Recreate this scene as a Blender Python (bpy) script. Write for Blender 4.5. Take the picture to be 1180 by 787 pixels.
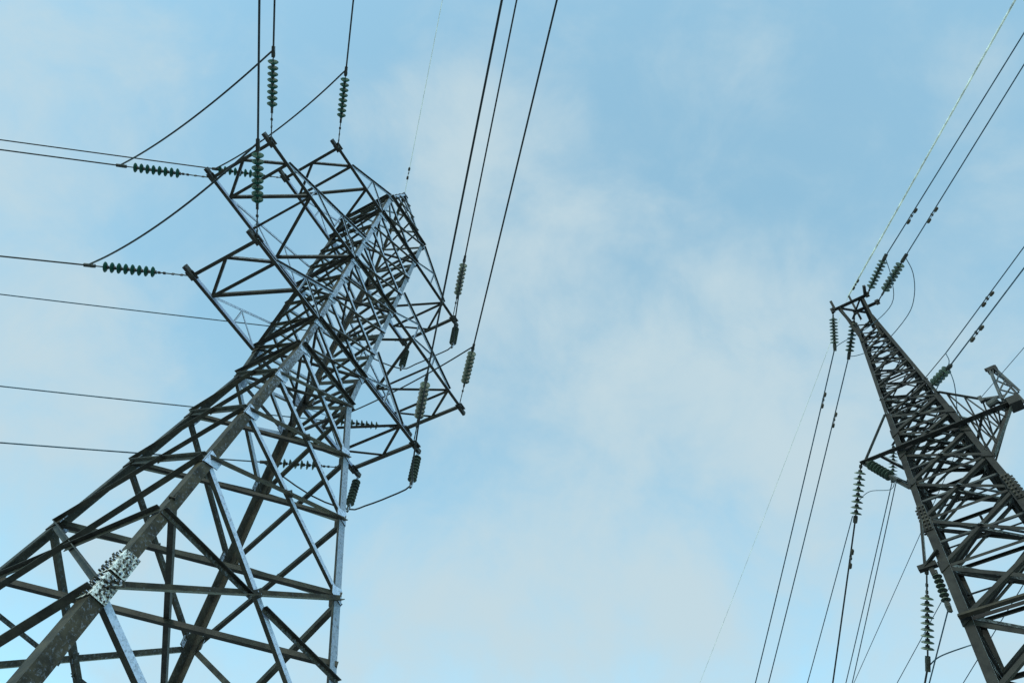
import bpy, bmesh, math, random
from mathutils import Vector, Matrix, noise as mnoise
random.seed(7)
for o in list(bpy.data.objects): bpy.data.objects.remove(o)
SC = bpy.context.scene
COL = SC.collection
EYE = 1.65                                   # camera height above the snow

# ------------------------------------------------------------------ camera
cd = bpy.data.cameras.new('camera'); cam = bpy.data.objects.new('camera', cd); COL.objects.link(cam)
right = Vector((0.98500564, -0.14545376, 0.09277438))
down = Vector((0.17252211, 0.83046031, -0.52969028))
fwd = Vector((0.0, 0.53775355, 0.84310208))
m = Matrix((right, -down, -fwd)).transposed().to_4x4(); m.translation = Vector((0, 0, EYE))
cam.matrix_world = m
cd.sensor_width = 36; cd.lens = 36 * 899.158 / 1180; cd.clip_start = 0.05; cd.clip_end = 6000
SC.camera = cam

# ------------------------------------------------------------------ sky, sun, exposure
SUN_AZ, SUN_EL = math.radians(-158), math.radians(34)      # azimuth clockwise from +Y
W = bpy.data.worlds.new('World'); SC.world = W; W.use_nodes = True
nt = W.node_tree; nt.nodes.clear()
def N(t, **k):
    n = nt.nodes.new(t)
    for a, b in k.items(): setattr(n, a, b)
    return n
def L(a, b): nt.links.new(a, b)
out = N('ShaderNodeOutputWorld'); bg = N('ShaderNodeBackground'); bg.inputs['Strength'].default_value = 0.15
L(bg.outputs[0], out.inputs[0])
sky = N('ShaderNodeTexSky', sky_type='NISHITA', sun_disc=False)
sky.sun_elevation = SUN_EL; sky.sun_rotation = SUN_AZ
sky.air_density = 1.0; sky.dust_density = 0.3; sky.ozone_density = 1.0
hs = N('ShaderNodeMix', data_type='RGBA', blend_type='MULTIPLY'); hs.inputs['Factor'].default_value = 1; hs.inputs['B'].default_value = (.92, 1.20, .945, 1)   # colour grade multiplied over the sky
L(sky.outputs[0], hs.inputs['A'])
tc = N('ShaderNodeTexCoord')
nz = N('ShaderNodeTexNoise'); nz.inputs['Scale'].default_value = 2.6; nz.inputs['Detail'].default_value = 7; nz.inputs['Roughness'].default_value = 0.55
L(tc.outputs['Generated'], nz.inputs['Vector'])
nz2 = N('ShaderNodeTexNoise'); nz2.inputs['Scale'].default_value = 7.5; nz2.inputs['Detail'].default_value = 9; nz2.inputs['Roughness'].default_value = 0.6; nz2.inputs['Distortion'].default_value = 0.25
L(tc.outputs['Generated'], nz2.inputs['Vector'])
# the direction is wobbled by noise so that the cloud banks have soft ragged edges
sub = N('ShaderNodeVectorMath', operation='SUBTRACT'); sub.inputs[1].default_value = (.5, .5, .5); L(nz.outputs['Color'], sub.inputs[0])
scl = N('ShaderNodeVectorMath', operation='SCALE'); scl.inputs['Scale'].default_value = 0.30; L(sub.outputs[0], scl.inputs[0])
add = N('ShaderNodeVectorMath', operation='ADD'); L(tc.outputs['Generated'], add.inputs[0]); L(scl.outputs[0], add.inputs[1])
nrm = N('ShaderNodeVectorMath', operation='NORMALIZE'); L(add.outputs[0], nrm.inputs[0])
# cloud banks: direction, angular radius, weight
BANKS = [((-.5282, .2923, .7972), .15, .7), ((-.5021, .5859, .6361), .15, .8), ((-.3945, .7590, .5179), .18, .42),
         ((.1251, .7516, .6476), .16, .75), ((-.03, .80, .58), .17, .5), ((.02, .60, .80), .15, .25), ((.2, .58, .79), .14, .3), ((-.1505, .2375, .9597), .14, .3), ((-.0884, .4877, .8685), .17, .52),
         ((.1706, .4427, .8803), .15, .5), ((.3274, .4925, .8064), .17, .6), ((.458, .2505, .8529), .11, .28),
         ((.26, .72, .60), .14, .3), ((.5242, .5432, .6559), .22, .42), ((.45, .68, .58), .2, .28), ((-.2, .80, .56), .16, .3), ((-.06, .33, .94), .13, .42), ((-.62, .45, .6), .15, .35)]
acc = None
for c, rad, wgt in BANKS:
    d = N('ShaderNodeVectorMath', operation='DISTANCE'); d.inputs[1].default_value = c; L(nrm.outputs[0], d.inputs[0])
    mr = N('ShaderNodeMapRange', interpolation_type='SMOOTHERSTEP'); mr.inputs['From Min'].default_value = rad * 1.75; mr.inputs['From Max'].default_value = 0
    mr.inputs['To Min'].default_value = 0; mr.inputs['To Max'].default_value = wgt
    L(d.outputs['Value'], mr.inputs['Value'])
    if acc is None: acc = mr.outputs[0]
    else:
        mx = N('ShaderNodeMath', operation='ADD'); L(acc, mx.inputs[0]); L(mr.outputs[0], mx.inputs[1]); acc = mx.outputs[0]
mul = N('ShaderNodeMath', operation='MULTIPLY_ADD'); L(nz2.outputs['Fac'], mul.inputs[0]); mul.inputs[1].default_value = 2.0; mul.inputs[2].default_value = -0.95
sm = N('ShaderNodeMath', operation='ADD'); L(acc, sm.inputs[0]); L(mul.outputs[0], sm.inputs[1])
fac = N('ShaderNodeMapRange', interpolation_type='SMOOTHSTEP'); fac.inputs['From Min'].default_value = -0.1; fac.inputs['From Max'].default_value = 1.3
fac.inputs['To Min'].default_value = 0.19; fac.inputs['To Max'].default_value = 0.95
L(sm.outputs[0], fac.inputs['Value'])
mixc = N('ShaderNodeMix', data_type='RGBA'); L(fac.outputs[0], mixc.inputs['Factor']); L(hs.outputs['Result'], mixc.inputs['A'])
mixc.inputs['B'].default_value = (1.43, 1.80, 1.97, 1)
L(mixc.outputs['Result'], bg.inputs['Color'])

sl = bpy.data.lights.new('sun', 'SUN'); sun = bpy.data.objects.new('sun', sl); COL.objects.link(sun)
sl.energy = 0.7; sl.angle = math.radians(10); sl.color = (1.0, .92, .8)
sdir = Vector((math.sin(SUN_AZ) * math.cos(SUN_EL), math.cos(SUN_AZ) * math.cos(SUN_EL), math.sin(SUN_EL)))
sun.rotation_euler = (-sdir).to_track_quat('-Z', 'Y').to_euler(); sun.location = (-60, -20, 60)
SC.view_settings.view_transform = 'Standard'; SC.view_settings.look = 'None'
SC.view_settings.exposure = 1.37; SC.view_settings.gamma = 1.0; SC.view_settings.use_curve_mapping = False

# ------------------------------------------------------------------ materials
def mat(name):
    m = bpy.data.materials.new(name); m.use_nodes = True
    t = m.node_tree; return m, t, t.nodes['Principled BSDF']
def frosted_steel(name, base, rough=.6, metal=.0, wind=(.74, -.52, .42), lo=.45, hi=.8, amount=1.0, frost=(.37, .46, .64), rise=None, spec=.18):
    """dark weathered paint; rime grows on the faces turned to the wind, in flecks, and snow lies on upward faces"""
    m, t, b = mat(name)
    g = t.nodes.new('ShaderNodeNewGeometry')
    dot = t.nodes.new('ShaderNodeVectorMath'); dot.operation = 'DOT_PRODUCT'; dot.inputs[1].default_value = wind
    t.links.new(g.outputs['True Normal'], dot.inputs[0])
    no = t.nodes.new('ShaderNodeTexNoise'); no.inputs['Scale'].default_value = 16; no.inputs['Detail'].default_value = 7; no.inputs['Roughness'].default_value = .75
    t.links.new(g.outputs['Position'], no.inputs['Vector'])
    ma = t.nodes.new('ShaderNodeMath'); ma.operation = 'MULTIPLY_ADD'; ma.inputs[1].default_value = 1.1; ma.inputs[2].default_value = -.55
    t.links.new(no.outputs['Fac'], ma.inputs[0])
    ad = t.nodes.new('ShaderNodeMath'); t.links.new(dot.outputs['Value'], ad.inputs[0]); t.links.new(ma.outputs[0], ad.inputs[1])
    if rise:                                            # rime is heavier the higher up
        sx = t.nodes.new('ShaderNodeSeparateXYZ'); t.links.new(g.outputs['Position'], sx.inputs[0])
        hr = t.nodes.new('ShaderNodeMapRange'); hr.inputs['From Min'].default_value = rise[0]; hr.inputs['From Max'].default_value = rise[1]; hr.inputs['To Max'].default_value = rise[2]
        t.links.new(sx.outputs['Z'], hr.inputs['Value']); a2 = t.nodes.new('ShaderNodeMath'); t.links.new(ad.outputs[0], a2.inputs[0]); t.links.new(hr.outputs[0], a2.inputs[1]); ad = a2
    mr = t.nodes.new('ShaderNodeMapRange'); mr.interpolation_type = 'SMOOTHSTEP'
    mr.inputs['From Min'].default_value = lo; mr.inputs['From Max'].default_value = hi; mr.inputs['To Max'].default_value = amount
    t.links.new(ad.outputs[0], mr.inputs['Value'])
    n2 = t.nodes.new('ShaderNodeTexNoise'); n2.inputs['Scale'].default_value = 3.0; n2.inputs['Detail'].default_value = 9; n2.inputs['Roughness'].default_value = .65
    t.links.new(g.outputs['Position'], n2.inputs['Vector'])
    cr = t.nodes.new('ShaderNodeMix'); cr.data_type = 'RGBA'
    cr.inputs['A'].default_value = (*[c * .6 for c in base], 1); cr.inputs['B'].default_value = (base[0] * 1.95, base[1] * 1.85, base[2] * 1.65, 1)
    st = t.nodes.new('ShaderNodeMapRange'); st.inputs['From Min'].default_value = .36; st.inputs['From Max'].default_value = .66; t.links.new(n2.outputs['Fac'], st.inputs['Value'])
    t.links.new(st.outputs[0], cr.inputs['Factor'])
    mx = t.nodes.new('ShaderNodeMix'); mx.data_type = 'RGBA'
    t.links.new(mr.outputs[0], mx.inputs['Factor']); t.links.new(cr.outputs['Result'], mx.inputs['A']); mx.inputs['B'].default_value = (*frost, 1)
    t.links.new(mx.outputs['Result'], b.inputs['Base Color'])
    b.inputs['Roughness'].default_value = rough; b.inputs['Metallic'].default_value = metal; b.inputs['Specular IOR Level'].default_value = spec
    bp = t.nodes.new('ShaderNodeBump'); bp.inputs['Strength'].default_value = .25; bp.inputs['Distance'].default_value = .02
    t.links.new(no.outputs['Fac'], bp.inputs['Height']); t.links.new(bp.outputs[0], b.inputs['Normal'])
    return m
M = {}
M['steel'] = frosted_steel('rimed_steel', (.022, .023, .021), lo=.58, hi=.98, amount=.9)
M['bare'] = frosted_steel('weathered_steel', (.0215, .0222, .0205), lo=.85, hi=1.4, amount=.6)
M['drift'] = frosted_steel('patchy_rimed_steel', (.023, .023, .019), lo=.34, hi=.85, amount=.85)
M['steel_far'] = frosted_steel('dark_steel', (.0130, .0138, .0138), lo=.42, hi=1.0, amount=.75, frost=(.5, .58, .64))
M['windleg'] = frosted_steel('steel_half_rimed', (.026, .029, .031), lo=.66, hi=1.02, amount=.7, frost=(.28, .35, .48))
M['near'] = frosted_steel('steel_rimed_aloft', (.026, .0235, .018), lo=.98, hi=1.35, amount=.7, rise=(15, 23, .36))
M['plate'] = frosted_steel('plate_steel', (.026, .024, .019), lo=.7, hi=1.0)
M['snowy'] = frosted_steel('snow_packed_plate', (.04, .04, .036), lo=.6, hi=.76, wind=(.1, -.9, .35), frost=(.6, .63, .65))
M['bolt'] = frosted_steel('bolt_steel', (.035, .033, .028), lo=.8, hi=1.1)
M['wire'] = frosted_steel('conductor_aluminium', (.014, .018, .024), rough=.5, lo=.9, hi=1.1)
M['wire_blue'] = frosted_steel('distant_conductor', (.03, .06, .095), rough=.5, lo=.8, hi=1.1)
M['greyrime'] = frosted_steel('rimed_lattice', (.035, .040, .045), lo=.4, hi=.95, amount=.7)
M['rime'] = frosted_steel('rimed_wire', (.55, .6, .6), lo=-.6, hi=.2, frost=(.8, .82, .8))
M['fitting'] = frosted_steel('galvanised_fitting', (.028, .032, .032), rough=.6, metal=.0, lo=.6, hi=1.0)
m, t, b = mat('green_glass')
b.inputs['Base Color'].default_value = (.012, .055, .043, 1); b.inputs['Roughness'].default_value = .2; b.inputs['Specular IOR Level'].default_value = .12
b.inputs['Transmission Weight'].default_value = .0; b.inputs['IOR'].default_value = 1.3
nn = t.nodes.new('ShaderNodeTexNoise'); nn.inputs['Scale'].default_value = 12
rr = t.nodes.new('ShaderNodeMapRange'); rr.inputs['To Min'].default_value = .3; rr.inputs['To Max'].default_value = .6
t.links.new(nn.outputs['Fac'], rr.inputs['Value']); t.links.new(rr.outputs[0], b.inputs['Roughness']); M['glass'] = m
M['rimeglass'] = frosted_steel('rimed_insulator_glass', (.036, .055, .047), rough=.45, lo=.65, hi=1.15, amount=.7, frost=(.22, .26, .26))
M['dullglass'] = frosted_steel('dull_green_glass_lit_left', (.03, .052, .043), rough=.35, lo=.55, hi=1.0, wind=(-.6, -.2, .6), frost=(.36, .37, .31))  # pale warm tone on left and upper sides is sunlight painted in, not rime
m, t, b = mat('concrete')
nn = t.nodes.new('ShaderNodeTexNoise'); nn.inputs['Scale'].default_value = 6; nn.inputs['Detail'].default_value = 8
rp = t.nodes.new('ShaderNodeMix'); rp.data_type = 'RGBA'; rp.inputs['A'].default_value = (.22, .21, .2, 1); rp.inputs['B'].default_value = (.38, .37, .35, 1)
t.links.new(nn.outputs['Fac'], rp.inputs['Factor']); t.links.new(rp.outputs['Result'], b.inputs['Base Color']); b.inputs['Roughness'].default_value = .9; M['concrete'] = m
m, t, b = mat('snow')
nn = t.nodes.new('ShaderNodeTexNoise'); nn.inputs['Scale'].default_value = .35; nn.inputs['Detail'].default_value = 10
rp = t.nodes.new('ShaderNodeMix'); rp.data_type = 'RGBA'; rp.inputs['A'].default_value = (.10, .09, .06, 1); rp.inputs['B'].default_value = (.75, .76, .78, 1)
t.links.new(nn.outputs['Fac'], rp.inputs['Factor']); t.links.new(rp.outputs['Result'], b.inputs['Base Color']); b.inputs['Roughness'].default_value = .8
bp = t.nodes.new('ShaderNodeBump'); bp.inputs['Strength'].default_value = .5; t.links.new(nn.outputs['Fac'], bp.inputs['Height']); t.links.new(bp.outputs[0], b.inputs['Normal']); M['snow'] = m

# ------------------------------------------------------------------ helpers
V = Vector
Z = V((0, 0, 1))
class MB:
    def __init__(s): s.v = []; s.f = []
    def prism(s, prof, p0, p1, a, b):
        """extrude the closed profile [(x,y)...] (axes a, b) from p0 to p1"""
        n = len(prof); k = len(s.v)
        for p in (p0, p1):
            for x, y in prof: s.v.append(p + a * x + b * y)
        for i in range(n):
            j = (i + 1) % n; s.f.append((k + i, k + j, k + n + j, k + n + i))
        s.f.append(tuple(k + i for i in reversed(range(n)))); s.f.append(tuple(k + n + i for i in range(n)))
    def angle(s, p0, p1, size, nrm, up=False, th=None, off=0.0, inward=False):
        """rolled steel angle from p0 to p1: one flange lies in the face (normal nrm), the other stands out of it"""
        t = (p1 - p0).normalized(); n = (nrm - t * nrm.dot(t)).normalized(); a = n.cross(t)
        if a.z < 0: a = -a
        th = th or size * .13; h = size / 2
        if inward: n = -n
        o = n * off
        if up: prof = [(-h, 0), (-h, th), (h - th, th), (h - th, size), (h, size), (h, 0)]
        else: prof = [(-h, 0), (-h, size), (-h + th, size), (-h + th, th), (h, th), (h, 0)]
        s.prism(prof, p0 + o, p1 + o, a, n)
    def corner(s, p0, p1, size, ina, inb, th=None):
        """leg angle: its edge runs p0-p1, flanges reach inwards along ina and inb"""
        th = th or size * .12
        prof = [(0, 0), (size, 0), (size, th), (th, th), (th, size), (0, size)]
        s.prism(prof, p0, p1, ina, inb)
    def bar(s, p0, p1, w, h, up=Z):
        t = (p1 - p0).normalized(); b = up - t * up.dot(t)
        if b.length < 1e-4: b = V((1, 0, 0)) - t * t.x
        b.normalize(); a = t.cross(b)
        s.prism([(-w / 2, -h / 2), (w / 2, -h / 2), (w / 2, h / 2), (-w / 2, h / 2)], p0, p1, a, b)
    def rod(s, p0, p1, r, n=8, r1=None):
        t = (p1 - p0).normalized(); b = Z - t * t.z
        if b.length < 1e-3: b = V((1, 0, 0))
        b.normalize(); a = t.cross(b); k = len(s.v); r1 = r if r1 is None else r1
        for p, q in ((p0, r), (p1, r1)):
            for i in range(n):
                w = 2 * math.pi * i / n; s.v.append(p + a * (q * math.cos(w)) + b * (q * math.sin(w)))
        for i in range(n):
            j = (i + 1) % n; s.f.append((k + i, k + j, k + n + j, k + n + i))
        s.f.append(tuple(k + i for i in reversed(range(n)))); s.f.append(tuple(k + n + i for i in range(n)))
    def tube(s, pts, r, n=6):
        k = len(s.v); m_ = len(pts)
        for i, p in enumerate(pts):
            t = (pts[min(i + 1, m_ - 1)] - pts[max(i - 1, 0)]).normalized()
            b = Z - t * t.z
            if b.length < 1e-3: b = V((1, 0, 0))
            b.normalize(); a = t.cross(b)
            for j in range(n):
                w = 2 * math.pi * j / n; s.v.append(p + a * (r * math.cos(w)) + b * (r * math.sin(w)))
        for i in range(m_ - 1):
            for j in range(n):
                q = (j + 1) % n; s.f.append((k + i * n + j, k + i * n + q, k + (i + 1) * n + q, k + (i + 1) * n + j))
        s.f.append(tuple(k + j for j in reversed(range(n)))); s.f.append(tuple(k + (m_ - 1) * n + j for j in range(n)))
    def lathe(s, prof, p, t, n=20):
        """revolve [(radius, height)...] about axis t through p"""
        b = V((0, 0, 1)) if abs(t.z) < .9 else V((1, 0, 0)); b = (b - t * b.dot(t)).normalized(); a = t.cross(b); k = len(s.v)
        for r, h in prof:
            for j in range(n):
                w = 2 * math.pi * j / n; s.v.append(p + t * h + a * (r * math.cos(w)) + b * (r * math.sin(w)))
        for i in range(len(prof) - 1):
            for j in range(n):
                q = (j + 1) % n; s.f.append((k + i * n + j, k + i * n + q, k + (i + 1) * n + q, k + (i + 1) * n + j))
        s.f.append(tuple(k + j for j in reversed(range(n)))); s.f.append(tuple(k + (len(prof) - 1) * n + j for j in range(n)))
    def plate(s, pts, nrm, th):
        k = len(s.v); n = len(pts)
        for d in (-th / 2, th / 2):
            for p in pts: s.v.append(p + nrm * d)
        for i in range(n):
            j = (i + 1) % n; s.f.append((k + i, k + j, k + n + j, k + n + i))
        s.f.append(tuple(k + i for i in reversed(range(n)))); s.f.append(tuple(k + n + i for i in range(n)))
    def build(s, name, material, parent=None, base=V((0, 0, 0)), smooth=False, extra=None):
        nf = len(s.f)
        if extra: k = len(s.v); s.v += extra[0].v; s.f += [tuple(i + k for i in f) for f in extra[0].f]
        me = bpy.data.meshes.new(name); me.from_pydata([tuple(v - base) for v in s.v], [], s.f); me.update()
        bm = bmesh.new(); bm.from_mesh(me); bmesh.ops.recalc_face_normals(bm, faces=bm.faces); bm.to_mesh(me); bm.free()
        me.materials.append(material)
        if extra:
            me.materials.append(extra[1])
            for i, p in enumerate(me.polygons): p.material_index = 1 if i >= nf else 0
        if smooth:
            for p in me.polygons: p.use_smooth = True
        o = bpy.data.objects.new(name, me); COL.objects.link(o)
        if parent: o.parent = parent
        return o
def tag(o, label=None, cat=None, group=None, kind=None):
    if label: o['label'] = label
    if cat: o['category'] = cat
    if group: o['group'] = group
    if kind: o['kind'] = kind
    return o
def empty(name, loc, label, cat, group=None):
    o = bpy.data.objects.new(name, None); COL.objects.link(o); o.location = loc; o.empty_display_size = .5
    return tag(o, label, cat, group)

# ------------------------------------------------------------------ ground
g = bmesh.new(); NG = 120; EXT = 2500
def gh(x, y):
    r = math.hypot(x, y); return min(1, max(0, (r - 45) / 200)) * 5 * mnoise.noise(V((x * .006, y * .006, 3.1)))  # level round the towers, rolling beyond
vs = []
for i in range(NG + 1):
    row = []
    for j in range(NG + 1):
        u = (i / NG * 2 - 1); v = (j / NG * 2 - 1)
        x = EXT * u * abs(u) ** 1.5; y = EXT * v * abs(v) ** 1.5
        row.append(g.verts.new((x, y, gh(x, y))))
    vs.append(row)
for i in range(NG):
    for j in range(NG): g.faces.new((vs[i][j], vs[i + 1][j], vs[i + 1][j + 1], vs[i][j + 1]))
me = bpy.data.meshes.new('snow_ground'); g.to_mesh(me); g.free(); me.materials.append(M['snow'])
for p in me.polygons: p.use_smooth = True
go = bpy.data.objects.new('snow_ground', me); COL.objects.link(go); tag(go, kind='structure')

# ------------------------------------------------------------------ LEFT TOWER (double circuit, six crossarms)
TC = V((-5.939, 14.223, 0)); PHI = 0.9096
EA = V((math.cos(PHI), math.sin(PHI), 0)); EB = V((-math.sin(PHI), math.cos(PHI), 0))
def TP(u, v, z): return TC + EA * u + EB * v + Z * (z + EYE)       # z above the camera's eye
KINK, A1, A2, A3, UP, PEAK = 17.66, 19.07, 23.07, 27.0, 28.55, 32.7
def hw(z):
    if z < KINK: return 1.2 + (4.125 - 1.2) * (KINK - z) / KINK
    if z < UP: return 1.2 + .02 * (z - KINK) / (UP - KINK)
    return 1.22 + (.10 - 1.22) * (z - UP) / (PEAK - UP)
CORN = {'near': (-1, -1), 'right': (1, -1), 'far': (1, 1), 'left': (-1, 1)}
def leg(c, z): w = hw(z); return TP(c[0] * w, c[1] * w, z)
tower = empty('transmission_tower', (TC.x, TC.y, 0), 'large frosted lattice tower with six crossarms leaning across the left of the picture', 'pylon')
B0 = V((TC.x, TC.y, 0))
SPL = 7.6
legs = {}
for nm, c in CORN.items():
    mb = MB(); ia, ib = EA * -c[0], EB * -c[1]
    for z0, z1, s in ((-EYE + .28, SPL, .28), (SPL, KINK, .225), (KINK, UP, .17), (UP, PEAK, .10)):
        mb.corner(leg(c, z0), leg(c, z1), s, ia, ib)
    lo = mb.build('leg', M['windleg' if nm == 'right' else 'bare' if nm != 'near' else 'near'], tower, B0); legs[nm] = lo
    mb = MB(); f = leg(c, -EYE); mb.bar(f + Z * -.3, f + Z * .3, .75, .75, EA); mb.build('footing', M['concrete'], tower, B0)
    # splice: packed with wind-blown snow, rows of bolts standing through it
    mb = MB(); bb = MB(); zc = SPL
    for z0, z1 in ((zc - .54, zc - .03), (zc + .03, zc + .54)):
        p0, p1 = leg(c, z0), leg(c, z1)
        mb.corner(p0 - (ia + ib) * .03, p1 - (ia + ib) * .03, .31, ia, ib, .028)
        for k in range(5):
            p = p0.lerp(p1, (k + .5) / 5)
            for d in (.06, .14, .22):
                pa = p + ia * d - ib * .03; e = random.uniform(.016, .026); bb.rod(pa, pa - ib * random.uniform(.03, .06), e, 6)
                pb = p + ib * d - ia * .03; bb.rod(pb, pb - ia * random.uniform(.03, .06), e, 6)
    mb.build('splice_plate', M['snowy'] if nm == 'near' else M['plate'], lo, B0, extra=(bb, M['bolt']))

FACES = [('near', 'right', -EB), ('near', 'left', -EA), ('left', 'far', EB), ('right', 'far', EA)]
LV = [-EYE + .4, 3.7, SPL - .3, 11.25, 13.47, 15.62, KINK, A1, 20.4, 21.73, A2, 24.38, 25.69, A3, UP, 29.75, 30.85, 31.85]
braces = []
for fa, fb, n in FACES:
    ca, cb = CORN[fa], CORN[fb]
    for i in range(len(LV) - 1):
        z0, z1 = LV[i], LV[i + 1]
        s = .155 if z1 < 9 else .125 if z1 < 12 else .108 if z1 < KINK + .1 else .085 if z1 < UP + .1 else .06
        # two crossing diagonals: one shows its underside flange, the other its face
        if (fa, fb) == ('near', 'left'): pairs = ((leg(ca, z1), leg(cb, z0), False, .012), (leg(ca, z0), leg(cb, z1), True, -.02))
        else: pairs = ((leg(ca, z0), leg(cb, z1), False, .012), (leg(ca, z1), leg(cb, z0), False, -.02))
        for k, (p, q, up, off) in enumerate(pairs):
            d = (q - p).normalized(); windy = (fa, fb) == ('near', 'right')
            mt = 'steel' if windy and k == 1 else 'near' if windy else 'bare' if z1 < KINK else 'drift'
            braces.append(('diagonal_brace', p + d * .06, q - d * .06, s * (.85 if windy and k == 1 else 1), n, up, off, z0, mt, windy and k == 1))
        if z0 in (A1, A2, A3, UP, KINK):
            braces.append(('horizontal_brace', leg(ca, z0), leg(cb, z0), .11, n, True, .03, z0))
        # secondary struts from the leg middle to the crossing in the tall lower panels
        if z1 <= 11.3:
            zm = (z0 + z1) / 2; mid = (leg(ca, z0) + leg(cb, z0) + leg(ca, z1) + leg(cb, z1)) / 4
            if i == 2:
                for c in (ca, cb):
                    braces.append(('secondary_brace', leg(c, zm), leg(c, zm).lerp(mid, .93), .10, n, True, .03, z0))
# plan bracing between opposite legs
for z in (9.6, 11.25, 13.47, 15.62, KINK, A1, A2, A3):
    a, b_, c, d = (leg(CORN[k], z) for k in ('near', 'far', 'left', 'right'))
    s = .115 if z < 12 else .09 if z < 17 else .07
    braces.append(('plan_brace', c, d, s, Z, False, .0, z))
    if z in (9.6, KINK, A1, A2, A3): braces.append(('plan_brace', a + Z * .1, b_ + Z * .1, s, Z, False, .0, z))
n_d = 0; rest = MB()
for kind, p, q, s, n, up, off, z, *mm in braces:
    mt = mm[0] if mm else 'bare'; inw = mm[1] if mm else False; off = -off if inw else off
    if kind == 'diagonal_brace':
        n_d += 1
        if z > 26.9:
            rest.angle(p, q, s, n, up, off=off, inward=inw); continue
    mb = MB(); mb.angle(p, q, s, n, up, off=off, inward=inw); mb.build(kind, M[mt], tower, B0)
for fa, fb, n in FACES:
    for i in range(2, 10):
        a0, b0, a1, b1 = leg(CORN[fa], LV[i]), leg(CORN[fb], LV[i]), leg(CORN[fa], LV[i + 1]), leg(CORN[fb], LV[i + 1])
        w0, w1 = (b0 - a0).length, (b1 - a1).length; x = a0.lerp(b1, w0 / (w0 + w1)) + n * .005
        h = .11 if i < 6 else .07; t = (b0 - a0).normalized(); u = n.cross(t).normalized()
        mb = MB(); mb.plate([x - t * h, x - u * h * 1.3, x + t * h, x + u * h * 1.3], n, .012)
        bb = MB()
        for k in (-1, 1): bb.rod(x + t * k * h * .4, x + t * k * h * .4 + n * .04, .018, 6)
        mb.build('crossing_plate', M['bare'], tower, B0, extra=(bb, M['bolt']))
o = rest.build('peak_bracing', M['steel'], tower, B0); o['kind'] = 'stuff'
# peak cap with the earth-wire lug
mb = MB(); pk = TP(0, 0, PEAK); mb.bar(pk - EA * .16, pk + EA * .16, .3, .05); mb.bar(pk - Z * .2, pk + Z * .18, .05, .2, EA); mb.build('peak_cap', M['plate'], tower, B0)

# gusset plates on the legs where braces and arms meet
for nm, c in CORN.items():
    ia, ib = EA * -c[0], EB * -c[1]
    for z in LV[1:-3]:
        if z == SPL - .3: continue
        big = z in (KINK, A1, A2, A3)
        s = .42 if big else .26 if z > KINK else .34
        p = leg(c, z)
        for inn, nr in ((ia, ib), (ib, ia)):
            q = p - nr * .012; mb = MB()
            ax = (leg(c, z + .3) - leg(c, z - .3)).normalized(); mb.plate([q - ax * s * .6, q - ax * s * .3 + inn * s, q + ax * s * .35 + inn * s, q + ax * s * .65], nr, .022); mb.build('gusset_plate', M['plate'], legs[nm], B0)

# crossarms
ARM = {}
def crossarm(side, z, reach, panels, tie_rise):
    """rectangular crossarm: two bottom chords, end beam, zigzag plan bracing, two sloping ties with posts"""
    arm = MB(); w = hw(z); x0 = side * w; x1 = side * reach; xn = side * (reach - .78)
    P = lambda u, v, dz=0: TP(u, v, z + dz)
    st = -1 if side < 0 else 1
    holder = bpy.data.objects.new('crossarm', None)
    parts = []
    for v, s_ in ((-w, -1), (w, 1)):
        mb = MB(); mb.angle(P(x0, v), P(x1 + side * .05, v), .115, EB * s_, False, off=-.02)
        parts.append(('chord', mb))
        mb = MB(); mb.angle(P(xn, v, .06), TP(side * hw(z + tie_rise), v, z + tie_rise), .085, EB * s_, True, off=.02); parts.append(('tie', mb))
        mb = MB()
        k = 2 if panels == 2 else 3
        for i in range(1, k):
            u = xn + (x0 - xn) * i / k; hgt = tie_rise * i / k
            mb.angle(P(u, v), P(u, v, hgt), .05, EB * s_, False, off=.03)
            u2 = xn + (x0 - xn) * (i + 1) / k
            mb.angle(P(u, v, hgt), P(u2, v, .03), .05, EB * s_, True, off=.05)
        parts.append(('web_brace', mb))
        # string plate and the stub that sticks out beyond the chord
        mb = MB(); mb.bar(P(x1, v, -.05), P(x1 + side * .38, v, -.05), .10, .16, Z); mb.plate([P(x1 - side * .12, v - s_ * .1, -.03), P(x1 + side * .16, v - s_ * .1, -.03), P(x1 + side * .2, v + s_ * .16, -.03), P(x1 - side * .1, v + s_ * .16, -.03)], Z, .03)
        parts.append(('end_bracket', mb))
    mb = MB(); mb.angle(P(x1, -w), P(x1, w), .105, EA * side, False, off=-.03); parts.append(('end_beam', mb))
    mb = MB(); mb.angle(P(xn, -w), P(xn, w), .10, Z, False, off=-.02); parts.append(('crossbeam', mb))
    for v in (-w, w):
        mb = MB(); mb.angle(P(x1, 0), P(xn, v), .085, Z, False, off=.03); parts.append(('plan_brace', mb))
    # zigzag
    us = [xn + (x0 - xn) * i / panels for i in range(panels + 1)]
    v = w if side < 0 else -w
    pts = [P(us[0], v)]
    for i in range(1, panels + 1):
        v = -v; pts.append(P(us[i], v))
    for i in range(panels):
        mb = MB(); mb.angle(pts[i], pts[i + 1], .10, Z, i == 0 and False, off=.035 + .01 * (i % 2)); parts.append(('plan_brace', mb))
    if panels == 3:
        mb = MB(); mb.angle(P(us[1], -w), P(us[1], w), .08, Z, False, off=-.03); parts.append(('crossbeam', mb))
    # the chord nearest the trunk carries the arm's own mesh; everything else is its sub-part
    root = parts[-1]
    mbroot = MB()
    for k, mb in parts:
        if k == 'end_beam': mbroot = mb
    arm_o = mbroot.build('crossarm', M['drift'], tower, B0)
    for k, mb in parts:
        if k != 'end_beam': mb.build(k, M['bare'] if k == 'end_bracket' else M['steel' if k == 'tie' else 'drift'], arm_o, B0)
    return {'N': P(x1, -w, -.04), 'P': P(x1, w, -.04)}
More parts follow.
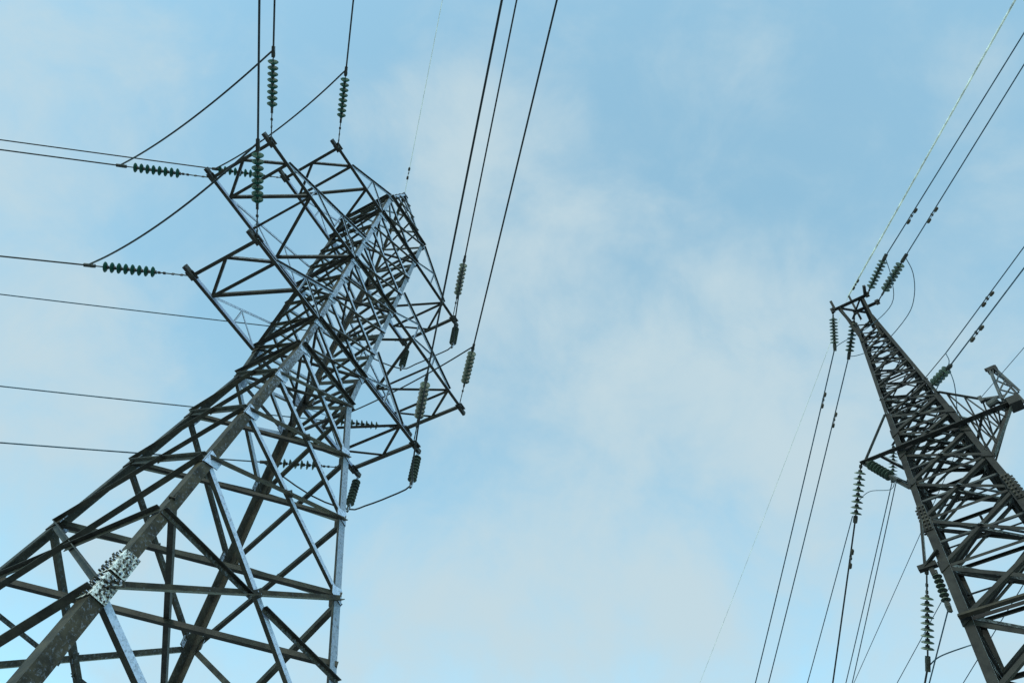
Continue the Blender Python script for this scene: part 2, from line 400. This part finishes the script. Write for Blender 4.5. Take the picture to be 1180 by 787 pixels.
for tier, (z, reach, pn) in enumerate(((A1, 3.98, 2), (A2, 5.63, 3), (A3, 3.98, 2)), 1):
    for side in (-1, 1): ARM[(tier, side)] = crossarm(side, z, reach, pn, 1.5 if tier != 3 else UP - A3)

# ------------------------------------------------------------------ insulator strings
CACHE = {}
def disc_mesh(dia, pitch, mt, kind):
    key = (dia, pitch, mt, kind)
    if key not in CACHE:
        mb = MB(); r = dia / 2
        if kind == 'shell':
            mb.lathe([(.02, pitch * .30), (r * .35, pitch * .36), (r * .75, pitch * .48), (r * .97, pitch * .62), (r, pitch * .70), (r * .94, pitch * .74), (r * .82, pitch * .66),
                      (r * .74, pitch * .76), (r * .66, pitch * .64), (r * .5, pitch * .74), (r * .4, pitch * .6), (.02, pitch * .62)], V((0, 0, 0)), V((0, 0, 1)), 18)
        else:
            mb.lathe([(.012, -pitch * .22), (.02, 0), (r * .30, pitch * .04), (r * .36, pitch * .22), (r * .34, pitch * .4), (.02, pitch * .42), (.014, pitch * .8)], V((0, 0, 0)), V((0, 0, 1)), 10)
        o = mb.build('tmp', M[mt], None, smooth=True); CACHE[key] = o.data; bpy.data.objects.remove(o)
    return CACHE[key]
def string(p, d, s0, n, pitch, dia, end, mt, label, group, twist=0.0):
    """p attach point, d unit direction, s0 where the discs begin, end = total length"""
    t = bpy.data.objects.new('insulator_string', None); COL.objects.link(t); t.location = p
    t.rotation_mode = 'QUATERNION'; t.rotation_quaternion = d.to_track_quat('Z', 'Y'); t.empty_display_size = .2
    tag(t, label, 'insulator', group)
    zz = V((0, 0, 1)); xx = V((1, 0, 0)); yy = V((0, 1, 0))
    mb = MB(); mb.lathe([(.012, 0), (.045, .02), (.045, .09), (.012, .12)], V((0, 0, 0)), zz, 8)
    k = .12
    while k < s0 - .05:                                  # chain of shackles and turnbuckle links
        e = min(k + .24, s0 - .02); mb.rod(zz * k, zz * e, .018, 6); mb.bar(zz * (e - .07), zz * e, .07, .035, xx if int(k * 10) % 2 else yy); k = e
    mb.build('link_chain', M['fitting'], t)
    for i in range(n):
        o = bpy.data.objects.new('insulator_disc', disc_mesh(dia, pitch, mt, 'shell')); COL.objects.link(o); o.parent = t; o.location = (0, 0, s0 + i * pitch); o.rotation_euler.z = random.random() * 6
        c = bpy.data.objects.new('disc_cap', disc_mesh(dia, pitch, 'fitting', 'cap')); COL.objects.link(c); c.parent = o
    s1 = s0 + n * pitch
    mb = MB(); mb.rod(zz * (s1 - .04), zz * max(end - .16, s1), .018, 6); e0 = max(end - .22, s1)
    mb.bar(zz * e0, zz * (end + .1), .06, .09, xx); mb.lathe([(.03, e0), (.06, e0 + .05), (.06, e0 + .14), (.03, e0 + .2)], V((0, 0, 0)), zz, 8)
    mb.build('clamp', M['fitting'], t)
    return t
def dirv(az, sl): return V((math.cos(az) * math.cos(sl), math.sin(az) * math.cos(sl), math.sin(sl)))
def wire(name, p, az, slope, r, mt, label, cat='power line', group=None, span=200., length=170., start=0.):
    """sagging span leaving p at the given azimuth and slope"""
    h = V((math.cos(az), math.sin(az), 0)); pts = []; n = 70; s = -slope / span if slope < 0 else 0
    for i in range(n + 1):
        x = start + (length - start) * (i / n) ** 1.8; pts.append(p + h * x + Z * (math.tan(slope) * x + s * x * x))
    mb = MB(); mb.tube(pts, r, 7)
    base = p.copy(); o = mb.build(name, M[mt], None, base, smooth=True); o.location = base
    return tag(o, label, cat, group)
def curve_pts(ctrl, n=28):
    """Catmull-Rom through the control points"""
    c = [2 * ctrl[0] - ctrl[1]] + ctrl + [2 * ctrl[-1] - ctrl[-2]]; out_ = []
    segs = len(ctrl) - 1
    for i in range(segs):
        p0, p1, p2, p3 = c[i:i + 4]
        for k in range(n // segs + (1 if i == segs - 1 else 0)):
            t = k / (n // segs)
            out_.append(.5 * ((2 * p1) + (p2 - p0) * t + (2 * p0 - 5 * p1 + 4 * p2 - p3) * t * t + (3 * p1 - p0 - 3 * p2 + p3) * t ** 3))
    return out_
def cable(name, ctrl, r, mt, label, cat, group=None):
    mb = MB(); mb.tube(curve_pts([V(c) for c in ctrl]), r, 7); base = V(ctrl[0])
    o = mb.build(name, M[mt], None, base, smooth=True); o.location = base
    return tag(o, label, cat, group)
def droop(a, b, sag, n=7, out_=V((0, 0, 0))):
    return [a.lerp(b, i / n) - Z * (sag * 4 * (i / n) * (1 - i / n)) + out_ * (4 * (i / n) * (1 - i / n)) for i in range(n + 1)]

AZ1, AZ2 = -1.492, -3.137
SIDE = {-1: 'left', 1: 'right'}; TIER = {1: 'lowest', 2: 'middle', 3: 'top'}
OV = {(1, -1): (-1.502, -.08), (2, -1): (-1.492, -.10), (3, -1): (-1.474, -.09), (1, 1): (-1.492, -.09), (2, 1): (-1.492, -.09), (3, 1): (-1.502, -.08)}
SD = {(1, -1): (-3.145, -.135), (2, -1): (-3.132, -.125), (3, -1): (-3.142, -.10), (1, 1): (-3.142, -.15), (2, 1): (-3.132, -.125), (3, 1): (-3.132, -.125)}
WR = .028
END = {}
for (tier, side), tip in ARM.items():
    nm = '%s %s crossarm' % (TIER[tier], SIDE[side])
    az, s = OV[(tier, side)]; d = dirv(az, s); e = 2.95
    string(tip['N'], d, 1.18, 8, .185, .31, e, 'glass' if side < 0 else 'rimeglass', 'taut insulator string rising from the %s of the big tower' % nm, 'strain strings overhead')
    a = tip['N'] + d * e; END[(tier, side, 1)] = a
    wire('conductor', a - d * .1, az, s, WR, 'wire', 'thick conductor running up from the string on the %s' % nm, group='overhead conductors')
    az, s = SD[(tier, side)]; d = dirv(az, s)
    s0, e = (1.0, 2.9) if (tier, side) != (3, -1) else (1.0, 2.6)
    string(tip['P'], d, s0, 8, .185, .31, e, 'glass' if side < 0 else 'dullglass', 'insulator string pulled to the left from the %s of the big tower' % nm, 'strain strings pulled left')
    b_ = tip['P'] + d * e; END[(tier, side, 2)] = b_
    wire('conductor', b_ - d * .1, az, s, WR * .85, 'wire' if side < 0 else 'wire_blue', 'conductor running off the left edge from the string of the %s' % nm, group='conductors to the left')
# earth wires
wire('earth_wire', TP(0, 0, PEAK + .15), -1.452, -.09, .013, 'rime', 'thin pale rimed earth wire rising from the peak of the big tower', group='earth wires')
# jumper loops on the left arms, hanging freely
for tier, sag, w in ((1, .55, 'lowest'), (2, .65, 'middle'), (3, .5, 'top')):
    a, b_ = END[(tier, -1, 1)], END[(tier, -1, 2)]
    cable('jumper_cable', droop(a, b_, sag, out_=V((.17, .10, -.06))), .027, 'wire', 'dark jumper loop linking the two strings of the %s left crossarm' % w, 'jumper cable', 'jumper loops')
# right arms: top and lowest jumpers are held by short hanging strings
def hanger(tier, end, length, mt, txt):
    tip = ARM[(tier, 1)][end]; p = tip + EA * .3; d = V((.05, .03, -1)).normalized()
    string(p, d, .26, 8, .135, .29, length, mt, txt, 'hanging jumper strings'); return p + d * length
for tier, w in ((1, 'lowest'), (3, 'top')):
    h1 = hanger(tier, 'N', 1.55, 'rimeglass', 'short grey insulator string hanging under the near corner of the %s right crossarm' % w)
    h2 = hanger(tier, 'P', 1.55, 'rimeglass', 'short grey insulator string hanging under the far corner of the %s right crossarm' % w)
    a, b_ = END[(tier, 1, 1)], END[(tier, 1, 2)]
    ctrl = [a, a.lerp(h1, .35) - Z * .35, a.lerp(h1, .75) - Z * .35, h1, h1.lerp(h2, .3) - Z * .16, h1.lerp(h2, .7) - Z * .16, h2, h2.lerp(b_, .4) - Z * .25, b_]
    cable('jumper_cable', ctrl, .026, 'wire', 'dark jumper cable passing under two hanging strings of the %s right crossarm' % w, 'jumper cable', 'jumper loops')
cable('jumper_cable', droop(END[(2, 1, 1)], END[(2, 1, 2)], .35), .026, 'wire', 'dark jumper loop linking the two strings of the middle right crossarm', 'jumper cable', 'jumper loops')
# clamp on the earth wire
def damper(p, d, label, group, sc=1.0):
    t = empty('vibration_damper', p, label, 'damper', group); d = d.normalized()
    mb = MB(); mb.bar(p + Z * .02, p - Z * .11 * sc, .04, .05, d); mb.build('damper_clamp', M['fitting'], t, p)
    q = p - Z * .1 * sc; mb = MB(); mb.rod(q - d * .26 * sc, q + d * .26 * sc, .008, 6); mb.build('messenger_cable', M['fitting'], t, p)
    for s in (-1, 1):
        mb = MB(); mb.lathe([(.02, .13 * sc), (.045 * sc, .15 * sc), (.05 * sc, .27 * sc), (.02, .31 * sc)], q, d * s, 10); mb.build('damper_weight', M['bolt'], t, p, smooth=True)
    return t
p = TP(0, 0, PEAK + .15); dd = dirv(-1.452, -.09)
damper(p + dd * 1.15, dd, 'small damper on the pale earth wire just above the big tower peak', 'dampers')

# ------------------------------------------------------------------ RIGHT TOWER (tapering lattice, seen from below)
S = 1.25
RC = V((11.5196, 11.7771, 0)); PH2 = -0.76747
EU = V((math.cos(PH2), math.sin(PH2), 0)); EV = V((-math.sin(PH2), math.cos(PH2), 0))
def RP(u, v, z): return RC + EU * u + EV * v + Z * (z + EYE)
ZA, ZK = 18.64 * S, 11.14 * S
def rhw(z):
    if z > ZK: return .25 * S + .0789 * (ZA - z)
    return .25 * S + .0789 * (ZA - ZK) + .0465 * (ZK - z)
def rleg(c, z): w = rhw(z); return RP(c[0] * w, c[1] * w, z)
rt = empty('transmission_tower', (RC.x, RC.y, 0), 'dark tapering lattice tower cut off by the right edge, twin wires at its top', 'pylon')
B1 = V((RC.x, RC.y, 0)); RT = 18.55 * S
rlegs = {}
for nm, c in CORN.items():
    mb = MB(); ia, ib = EU * -c[0], EV * -c[1]
    for z0, z1, s in ((-EYE + .28, ZK, .20), (ZK, 14.4 * S, .145), (14.4 * S, RT, .09)):
        mb.corner(rleg(c, z0), rleg(c, z1), s, ia, ib)
    lo = mb.build('leg', M['steel_far'], rt, B1); rlegs[nm] = lo
    f = rleg(c, -EYE); mb = MB(); mb.bar(f - Z * .3, f + Z * .3, .8, .8, EU); mb.build('footing', M['concrete'], rt, B1)
    mb = MB(); bb = MB(); p0, p1 = rleg(c, ZK - .4), rleg(c, ZK + .4)
    mb.corner(p0 - (ia + ib) * .025, p1 - (ia + ib) * .02, .19, ia, ib, .02)
    for k in range(7):
        p = p0.lerp(p1, (k + .5) / 7)
        for d in (.05, .13):
            bb.rod(p + ia * d - ib * .02, p + ia * d - ib * .07, .022, 6); bb.rod(p + ib * d - ia * .02, p + ib * d - ia * .07, .022, 6)
    mb.build('splice_plate', M['steel_far'], lo, B1, extra=(bb, M['bolt']))
RL = [z * S for z in (-1.0, 1.6, 4.0, 6.1, 7.55, 8.88, 10.0, ZK / S, 12.15, 13.05, 13.75, 14.4, 15.0, 15.55, 16.1, 16.6, 17.1, 17.6, 18.05, 18.5)]
for fa, fb, n in (('near', 'right', -EV), ('near', 'left', -EU), ('left', 'far', EV), ('right', 'far', EU)):
    ca, cb = CORN[fa], CORN[fb]
    for i in range(len(RL) - 1):
        z0, z1 = RL[i], RL[i + 1]; s = .09 if z1 < ZK else .075 if z1 < 14.5 * S else .05
        for p, q, up, off in ((rleg(ca, z0), rleg(cb, z1), False, .03), (rleg(ca, z1), rleg(cb, z0), True, .05)):
            d = (q - p).normalized(); mb = MB(); mb.angle(p + d * .09, q - d * .09, s, n, up, off=off, inward=True); mb.build('diagonal_brace', M['steel_far'], rt, B1)
        if i % 2 == 1 or 6 <= i <= 11:
            mb = MB(); d = (rleg(cb, z0) - rleg(ca, z0)).normalized(); mb.angle(rleg(ca, z0) + d * .06, rleg(cb, z0) - d * .06, s * .9, n, True, off=.07, inward=True); mb.build('horizontal_brace', M['steel_far'], rt, B1)
for z in RL[5:13]:
    mb = MB(); mb.angle(rleg(CORN['near'], z), rleg(CORN['far'], z), .08, Z, False, off=.02); mb.build('plan_brace', M['steel_far'], rt, B1)
    mb = MB(); mb.angle(rleg(CORN['left'], z), rleg(CORN['right'], z), .08, Z, False, off=.07); mb.build('plan_brace', M['steel_far'], rt, B1)
for nm, c in CORN.items():
    ia, ib = EU * -c[0], EV * -c[1]
    for z in RL[3:11]:
        s = .20; p = rleg(c, z)
        for inn, nr in ((ia, ib), (ib, ia)):
            q = p - nr * .012; mb = MB(); ax = (rleg(c, z + .2) - rleg(c, z - .2)).normalized(); mb.plate([q - ax * s * .9, q - ax * s * .25 + inn * s, q + ax * s * .3 + inn * s * .9, q + ax * s * .7], nr, .024); mb.build('gusset_plate', M['steel_far'], rlegs[nm], B1)
# slender rimed struts inside the body
for i in range(6, len(RL) - 1):
    z0, z1 = RL[i], RL[i + 1]; zm = (z0 + z1) / 2
    for fa, fb, n in (('near', 'right', -EV), ('near', 'left', -EU), ('left', 'far', EV), ('right', 'far', EU)):
        a0, b0 = rleg(CORN[fa], zm), rleg(CORN[fb], zm); d = (b0 - a0).normalized()
        mb = MB(); mb.angle(a0 + d * .08, b0 - d * .08, .05 if z0 < 14.4 * S else .035, n, False, off=.10, inward=True); mb.build('rimed_strut', M['greyrime'], rt, B1)
        if z0 < 15.6 * S:                                  # fans of thin redundants from the strut to the corners
            mid_ = (a0 + b0) / 2
            for q in (rleg(CORN[fa], z1 - .05), rleg(CORN[fb], z1 - .05)):
                mb = MB(); d = (q - mid_).normalized(); mb.angle(mid_, q - d * .1, .04, n, True, off=.13, inward=True); mb.build('redundant_brace', M['steel_far' if i % 2 else 'greyrime'], rt, B1)
    a0, b0, c0, d0 = (rleg(CORN[k], zm) for k in ('near', 'right', 'far', 'left'))
    for p, q in (((a0 + b0) / 2, (b0 + c0) / 2), ((b0 + c0) / 2, (c0 + d0) / 2), ((c0 + d0) / 2, (d0 + a0) / 2), ((d0 + a0) / 2, (a0 + b0) / 2)):
        mb = MB(); mb.angle(p, q, .045 if z0 < 14.4 * S else .03, Z, False); mb.build('diaphragm_brace', M['greyrime' if i % 2 else 'steel_far'], rt, B1)
# the twin beams at the top, reaching out in front of the body
def rbeam(name, p, q, s, up=False, n=None, mt='steel_far', parent=None):
    mb = MB(); mb.angle(p, q, s, n or Z, up); return mb.build(name, M[mt], parent or rt, B1)
TA = RP(-.70, -.975, 23.42), RP(.45, -.975, 23.38)
TB = RP(-.12, -.525, 23.44), RP(.62, -.525, 23.40)
ta = rbeam('crossarm', TA[0], TA[1], .12)
rbeam('end_beam', TB[0], TB[1], .12, parent=ta)
for u in (-.5, .25):
    rbeam('chord', RP(u, -1.0, 23.36), RP(u * .6, .28, 23.30), .10, parent=ta)
    rbeam('tie', RP(u, -.95, 23.3), RP(u * .75, -.42, 21.9), .08, n=EU, parent=ta)
rbeam('plan_brace', RP(-.5, -.95, 23.42), RP(.2, -.3, 23.42), .06, parent=ta); rbeam('plan_brace', RP(.25, -.95, 23.46), RP(-.3, -.3, 23.46), .06, parent=ta)
mb = MB()
for q in (TA[0], TA[1], TB[0], TB[1]): mb.bar(q - Z * .1, q + Z * .14, .06, .12, EU)
mb.bar(RP(.4, -1.0, 23.4), RP(.5, -1.3, 23.45), .08, .12); mb.bar(RP(-.62, -1.0, 23.4), RP(-.62, -1.12, 23.75), .08, .08, EU)
mb.build('end_bracket', M['steel_far'], ta, B1)
# middle crossarm: a long beam across the front face, out to a tip on both sides
ZM = 16.45; VF = -rhw(ZM) - .07
mid = rbeam('crossarm', RP(-1.80, VF, ZM), RP(2.02, VF, ZM), .13, n=-EV)
for s_, xe in ((-1, -1.72), (1, 1.95)):
    w = rhw(ZM)
    rbeam('chord', RP(xe, VF + .05, ZM - .02), RP(s_ * w, w, ZM - .02), .11, n=Z, parent=mid)
    rbeam('plan_brace', RP(s_ * (w + .45), VF, ZM + .02), RP(s_ * w, 0, ZM + .02), .07, n=Z, parent=mid)
    zb = ZM - 1.45
    rbeam('tie', RP(xe, VF + .05, ZM - .02), RP(s_ * rhw(zb), -rhw(zb), zb), .13 if s_ > 0 else .09, n=-EV, parent=mid)
    rbeam('tie', RP(xe, VF + .09, ZM + .06), RP(s_ * rhw(ZM + 1.6), -rhw(ZM + 1.6), ZM + 1.6), .075, n=-EV, parent=mid)
for q, w_ in ((RP(rhw(ZM), rhw(ZM), ZM + .5), .06), (RP(rhw(ZM), 0, ZM + .9), .05), (RP(rhw(ZM - .6), .2, ZM - .7), .05)): rbeam('tie', RP(1.95, VF + .1, ZM), q, w_, parent=mid)
box = V(RP(2.04, VF + .02, ZM - .04))
zb = ZM - 1.45; t0, t1 = RP(1.95, VF + .05, ZM), RP(rhw(zb), -rhw(zb), zb); u1 = RP(rhw(ZM + 1.6), -rhw(ZM + 1.6), ZM + 1.6); b1 = RP(rhw(ZM), VF, ZM); rr_ = RP(rhw(ZM), rhw(ZM), ZM)
for k in range(4):                                        # fine lacing of the outer half of the arm
    f, g_ = k / 4, (k + .5) / 4
    for a_, b_ in ((t1, b1), (b1, u1), (b1, rr_)):
        rbeam('lacing_bar', t0.lerp(a_, f), t0.lerp(b_, g_), .04, parent=mid, n=-EV, mt='steel_far' if k % 2 else 'greyrime'); rbeam('lacing_bar', t0.lerp(b_, g_), t0.lerp(a_, f + .25), .04, parent=mid, n=-EV)
mb = MB(); mb.bar(box - Z * .13, box + Z * .12, .32, .28, EU); mb.build('junction_box', M['steel_far'], mid, B1)
# post on the right-hand tip: a small pyramid of angles
hp = RP(2.09, VF + .04, ZM + 1.42)
for a, b_ in ((-1, -1), (1, -1), (1, 1), (-1, 1)):
    mb = MB(); mb.angle(box + EU * a * .19 + EV * b_ * .19 + Z * .1, hp + EU * a * .03 + EV * b_ * .03, .055, EU * a, True); mb.build('post_leg', M['greyrime'], mid, B1)
mb = MB()
for k in range(4):
    f0, f1 = k / 4, (k + 1) / 4
    for a, b_, c, d in ((-1, -1, 1, -1), (1, -1, 1, 1), (1, 1, -1, 1), (-1, 1, -1, -1)):
        w0, w1 = .19 - .16 * f0, .19 - .16 * f1; q = box + Z * .1
        mb.bar(q.lerp(hp, f0) + EU * a * w0 + EV * b_ * w0, q.lerp(hp, f1) + EU * c * w1 + EV * d * w1, .03, .03)
mb.build('post_lacing', M['greyrime'], mid, B1)
mb = MB(); mb.bar(hp - EU * .12 - Z * .02, hp + EU * .12 - Z * .02, .14, .12); mb.rod(hp - EU * .15 + Z * .06, hp + EU * .1 + Z * .06, .05, 8); mb.build('post_cap', M['steel_far'], mid, B1)
bk = RP(1.46, VF - .02, 16.93)
mb = MB(); mb.bar(RP(1.95, VF, 16.75), bk, .05, .06); mb.bar(bk - Z * .1, bk + Z * .1, .09, .09, EU); mb.rod(RP(1.75, VF - .12, 16.6), RP(1.5, VF - .1, 16.55), .09, 10); mb.bar(RP(1.95, VF - .05, 16.5), RP(1.52, VF - .05, 16.6), .04, .04); mb.build('wire_bracket', M['greyrime'], mid, B1)
# low bracket arm on the near leg
zl = 12.65
la = rbeam('crossarm', RP(-rhw(zl) + .1, -rhw(zl) - .03, zl + .25), RP(-1.42, -1.02, zl + .02), .10, n=-EV)
rbeam('tie', RP(-rhw(zl + 1), -rhw(zl + 1), zl + 1.2), RP(-1.40, -1.0, zl + .06), .07, n=-EV, parent=la)
mb = MB(); mb.bar(RP(-1.55, -1.05, zl), RP(-1.15, -1.05, zl), .12, .12); mb.bar(RP(-1.3, -1.0, zl - .25), RP(-1.3, -1.0, zl + .1), .14, .1, EU); mb.build('end_bracket', M['steel_far'], la, B1)
# long horizontal with a pale cut end, low on the front face
rbeam('girt', RP(-rhw(8.88 * S) - .02, -rhw(8.88 * S) - .09, 8.88 * S), RP(rhw(8.88 * S), -rhw(8.88 * S) - .09, 8.88 * S), .125, n=-EV, mt='plate')

# strings and spans of the right tower
def line_to(p, q): d = (q - p); return d.normalized(), d.length
E2 = EYE
def at(x, y, z): return V((x, y, z + EYE))
RS = [
 ('a1', TB[1], at(11.70, 9.17, 23.21), 8, .135, .29, 'dullglass', 'right one of two slanting insulator strings above the dark tower top'),
 ('b1', TA[1], at(11.24, 9.40, 23.48), 8, .125, .28, 'dullglass', 'left one of two slanting insulator strings above the dark tower top'),
 ('a2', TA[0], at(10.51, 12.45, 22.54), 8, .11, .27, 'dullglass', 'outer string hanging on the left of the narrow top of the dark tower'),
 ('b2', TB[0], at(11.30, 12.95, 23.02), 8, .135, .28, 'rimeglass', 'inner string hanging before the lattice at the narrow top of the dark tower'),
 ('c2', RP(-1.80, VF, ZM - .03), at(9.64, 13.51, 15.57), 8, .15, .29, 'dullglass', 'string hanging from the left tip of the dark tower long middle beam'),
 ('d2', RP(-.97, .94, 18.6), at(11.56, 13.87, 17.98), 7, .10, .25, 'dullglass', 'half hidden string behind the left leg of the dark tower'),
 ('e2', RP(-1.40, -1.0, 12.62), at(10.01, 13.52, 11.27), 9, .13, .27, 'dullglass', 'lowest string on the left of the dark tower, below its bracket arm'),
 ('c1', RP(.62, -.62, 18.48), at(11.61, 10.10, 18.29), 5, .13, .27, 'dullglass', 'short string slanting up from the right leg of the dark tower'),
]
EN = {}
for key, p, q, n, pitch, dia, mt, lab in RS:
    d, ln = line_to(p, q); body = n * pitch; s0 = max(.12, (ln - body) * .62)
    string(p, d, s0, n, pitch, dia, ln, mt, lab, 'strings on the dark tower'); EN[key] = q
# small bracket carrying the far string behind the left leg
rbeam('string_bracket', RP(-rhw(18.6), rhw(18.6), 18.62), RP(-1.0, .94, 18.62), .07)
p = RP(-1.66, VF - .03, ZM - .06); d, ln = line_to(p, at(9.93, 11.84, 15.37)); string(p, d, .14, 7, .115, .27, ln, 'rimeglass', 'pale string slanting from the left beam tip to the dark tower leg', 'strings on the dark tower'); js = p + d * ln
p = RP(-1.25, -1.0, 12.55); d, ln = line_to(p, at(9.92, 12.02, 11.62)); string(p, d, .1, 6, .115, .20, ln, 'dullglass', 'short dark string hanging close to the thick lower leg of the dark tower', 'strings on the dark tower'); jt = p + d * ln
wr = .018
for key, az, sl, lab in (('a1', -1.502, -.1, 'right wire of the upper pair climbing right from the dark tower'), ('b1', -1.486, -.1, 'left wire of the upper pair climbing right from the dark tower'),
                         ('c1', -1.490, -.1, 'lower wire of the middle pair leaving the right leg of the dark tower')):
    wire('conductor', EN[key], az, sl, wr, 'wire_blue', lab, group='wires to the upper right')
    dv = dirv(az, sl)
    damper(EN[key] + dv * (1.55 if key != 'c1' else 1.25), dv, 'damper on the ' + lab[:lab.index(' climbing') if 'climbing' in lab else lab.index(' leaving')] + ' of the dark tower', 'dampers', .9)
c1 = at(11.70, 9.98, 18.86)
wire('conductor', c1, -1.494, -.1, wr * .8, 'wire_blue', 'upper wire of the middle pair leaving the right leg of the dark tower', group='wires to the upper right')
damper(c1 + dirv(-1.494, -.1) * 1.9, dirv(-1.494, -.1), 'damper on the upper wire of the middle pair of the dark tower', 'dampers', .8)
cable('stay_rod', [RP(.66, -.56, 19.0), (RP(.66, -.56, 19.0) + c1) / 2, c1], .012, 'wire', 'thin dark stay rod from the right leg to the upper middle wire', 'stay rod')
cable('jumper_cable', [c1, c1 + V((.0, .1, -.35)), EN['c1'] + V((-.05, .4, -.05)), RP(.62, -.5, 18.3)], .012, 'wire_blue', 'short jumper dropping from the upper middle wire beside the right leg', 'jumper cable', 'jumpers on the dark tower')
pkr = RP(-.08, -.375, 24.7); rbeam('peak_post', RP(-.1, -.3, 23.2), pkr, .07, n=EU)
wire('earth_wire', pkr, -1.518, -.1, .03, 'rime', 'pale rimed earth wire climbing to the top right corner from the dark tower', group='earth wires')
dv = dirv(-1.518, -.1); damper(pkr + dv * .55, dv, 'small damper on the pale earth wire above the dark tower top', 'dampers', .7)
wire('earth_wire', pkr, 1.574, -.12, .008, 'rime', 'faint pale earth wire falling to the bottom edge left of the dark tower', group='earth wires')
wire('earth_wire', bk + Z * .05, -1.462, -.1, .008, 'wire_blue', 'thin wire from the bracket by the box up to the right edge', group='earth wires')
for key, p, az, sl, r, mt, lab in (
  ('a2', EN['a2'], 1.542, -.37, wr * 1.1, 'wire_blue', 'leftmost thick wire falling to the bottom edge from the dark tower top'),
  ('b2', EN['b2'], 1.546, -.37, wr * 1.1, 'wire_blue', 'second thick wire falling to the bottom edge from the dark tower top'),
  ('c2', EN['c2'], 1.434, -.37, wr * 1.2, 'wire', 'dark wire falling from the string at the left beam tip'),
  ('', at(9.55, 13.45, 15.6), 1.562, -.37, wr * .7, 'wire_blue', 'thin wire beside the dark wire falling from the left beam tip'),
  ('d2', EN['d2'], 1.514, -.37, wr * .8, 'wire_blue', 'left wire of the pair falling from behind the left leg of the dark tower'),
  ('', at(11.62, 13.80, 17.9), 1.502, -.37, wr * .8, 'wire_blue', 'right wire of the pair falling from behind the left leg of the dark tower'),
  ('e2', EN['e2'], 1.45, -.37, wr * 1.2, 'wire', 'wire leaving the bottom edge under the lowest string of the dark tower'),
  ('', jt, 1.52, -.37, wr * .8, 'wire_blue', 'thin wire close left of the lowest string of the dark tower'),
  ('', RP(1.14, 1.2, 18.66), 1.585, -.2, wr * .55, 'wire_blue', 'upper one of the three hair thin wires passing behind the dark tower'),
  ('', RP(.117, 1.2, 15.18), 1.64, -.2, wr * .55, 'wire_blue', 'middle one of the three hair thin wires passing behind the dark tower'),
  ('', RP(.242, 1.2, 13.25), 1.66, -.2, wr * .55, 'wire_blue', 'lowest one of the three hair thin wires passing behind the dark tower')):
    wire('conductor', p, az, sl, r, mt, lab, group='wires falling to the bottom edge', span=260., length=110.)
    if key in ('a2', 'b2'):
        dv = dirv(az, sl); damper(p + dv * (1.75 if key == 'a2' else 2.2), dv, 'damper on the ' + lab.split(' falling')[0] + ' below the dark tower top', 'dampers', .9)
for q in (RP(1.14, 1.2, 18.66), RP(.117, 1.2, 15.18), RP(.242, 1.2, 13.25)):
    z = q.z - EYE; w = rhw(z); rbeam('wire_bracket', RP(min((q - RC).dot(EU), w), w - .03, z), q, .06)
dv = dirv(1.434, -.37); damper(EN['c2'] + dv * 1.05, dv, 'damper on the dark wire falling from the left beam tip', 'dampers', .9)
# jumpers of the right tower
def mixp(a, b, t): return a.lerp(b, t)
a = EN['a1']; b_ = EN['b2']
cable('jumper_cable', [a, a + V((.28, .35, -.35)), a + V((.42, .9, -.75)), a + V((.35, 1.5, -1.05)), b_ + V((.35, -1.2, -1.0)), b_ + V((.1, -.4, -.45)), b_], .013, 'wire_blue', 'blue grey jumper curving down on the right of the dark tower top', 'jumper cable', 'jumpers on the dark tower')
a = EN['b1']; b_ = EN['a2']
cable('jumper_cable', [a, a + V((.25, .5, -.55)), a + V((.35, 1.1, -1.0)), mixp(a, b_, .6) + V((.3, 0, -.75)), b_ + V((.1, -.3, -.1)), b_], .012, 'wire_blue', 'jumper passing behind the upper right strings of the dark tower', 'jumper cable', 'jumpers on the dark tower')
a = EN['c1']
cable('jumper_cable', [a, a + V((.12, .25, -.4)), a + V((.2, .7, -.9)), RP(.75, -.55, 16.9)], .012, 'wire_blue', 'jumper curving down from the lower middle wire on the right of the dark tower', 'jumper cable', 'jumpers on the dark tower')
cable('jumper_cable', [js, js + V((.15, -.02, -.02)), js + V((.35, -.05, -.14)), RP(-rhw(15.1) + .05, -rhw(15.1) - .05, 15.05)], .022, 'wire', 'thick black cable from the pale slanting string into the dark tower leg', 'jumper cable', 'jumpers on the dark tower')
cable('jumper_cable', [EN['c2'] + V((0, -.3, .3)), EN['c2'] + V((.2, -.7, .35)), js + V((.0, .3, -.05)), js], .009, 'wire_blue', 'thin jumper linking the hanging string and the slanting string at the left beam tip', 'jumper cable', 'jumpers on the dark tower')
cable('jumper_cable', [EN['e2'], EN['e2'] + V((.2, -.25, .12)), EN['e2'] + V((.6, -.6, .18)), RP(-rhw(10.4) + .1, -rhw(10.4) + .1, 10.55)], .014, 'wire_blue', 'jumper bending from the lowest string to behind the thick lower leg', 'jumper cable', 'jumpers on the dark tower')
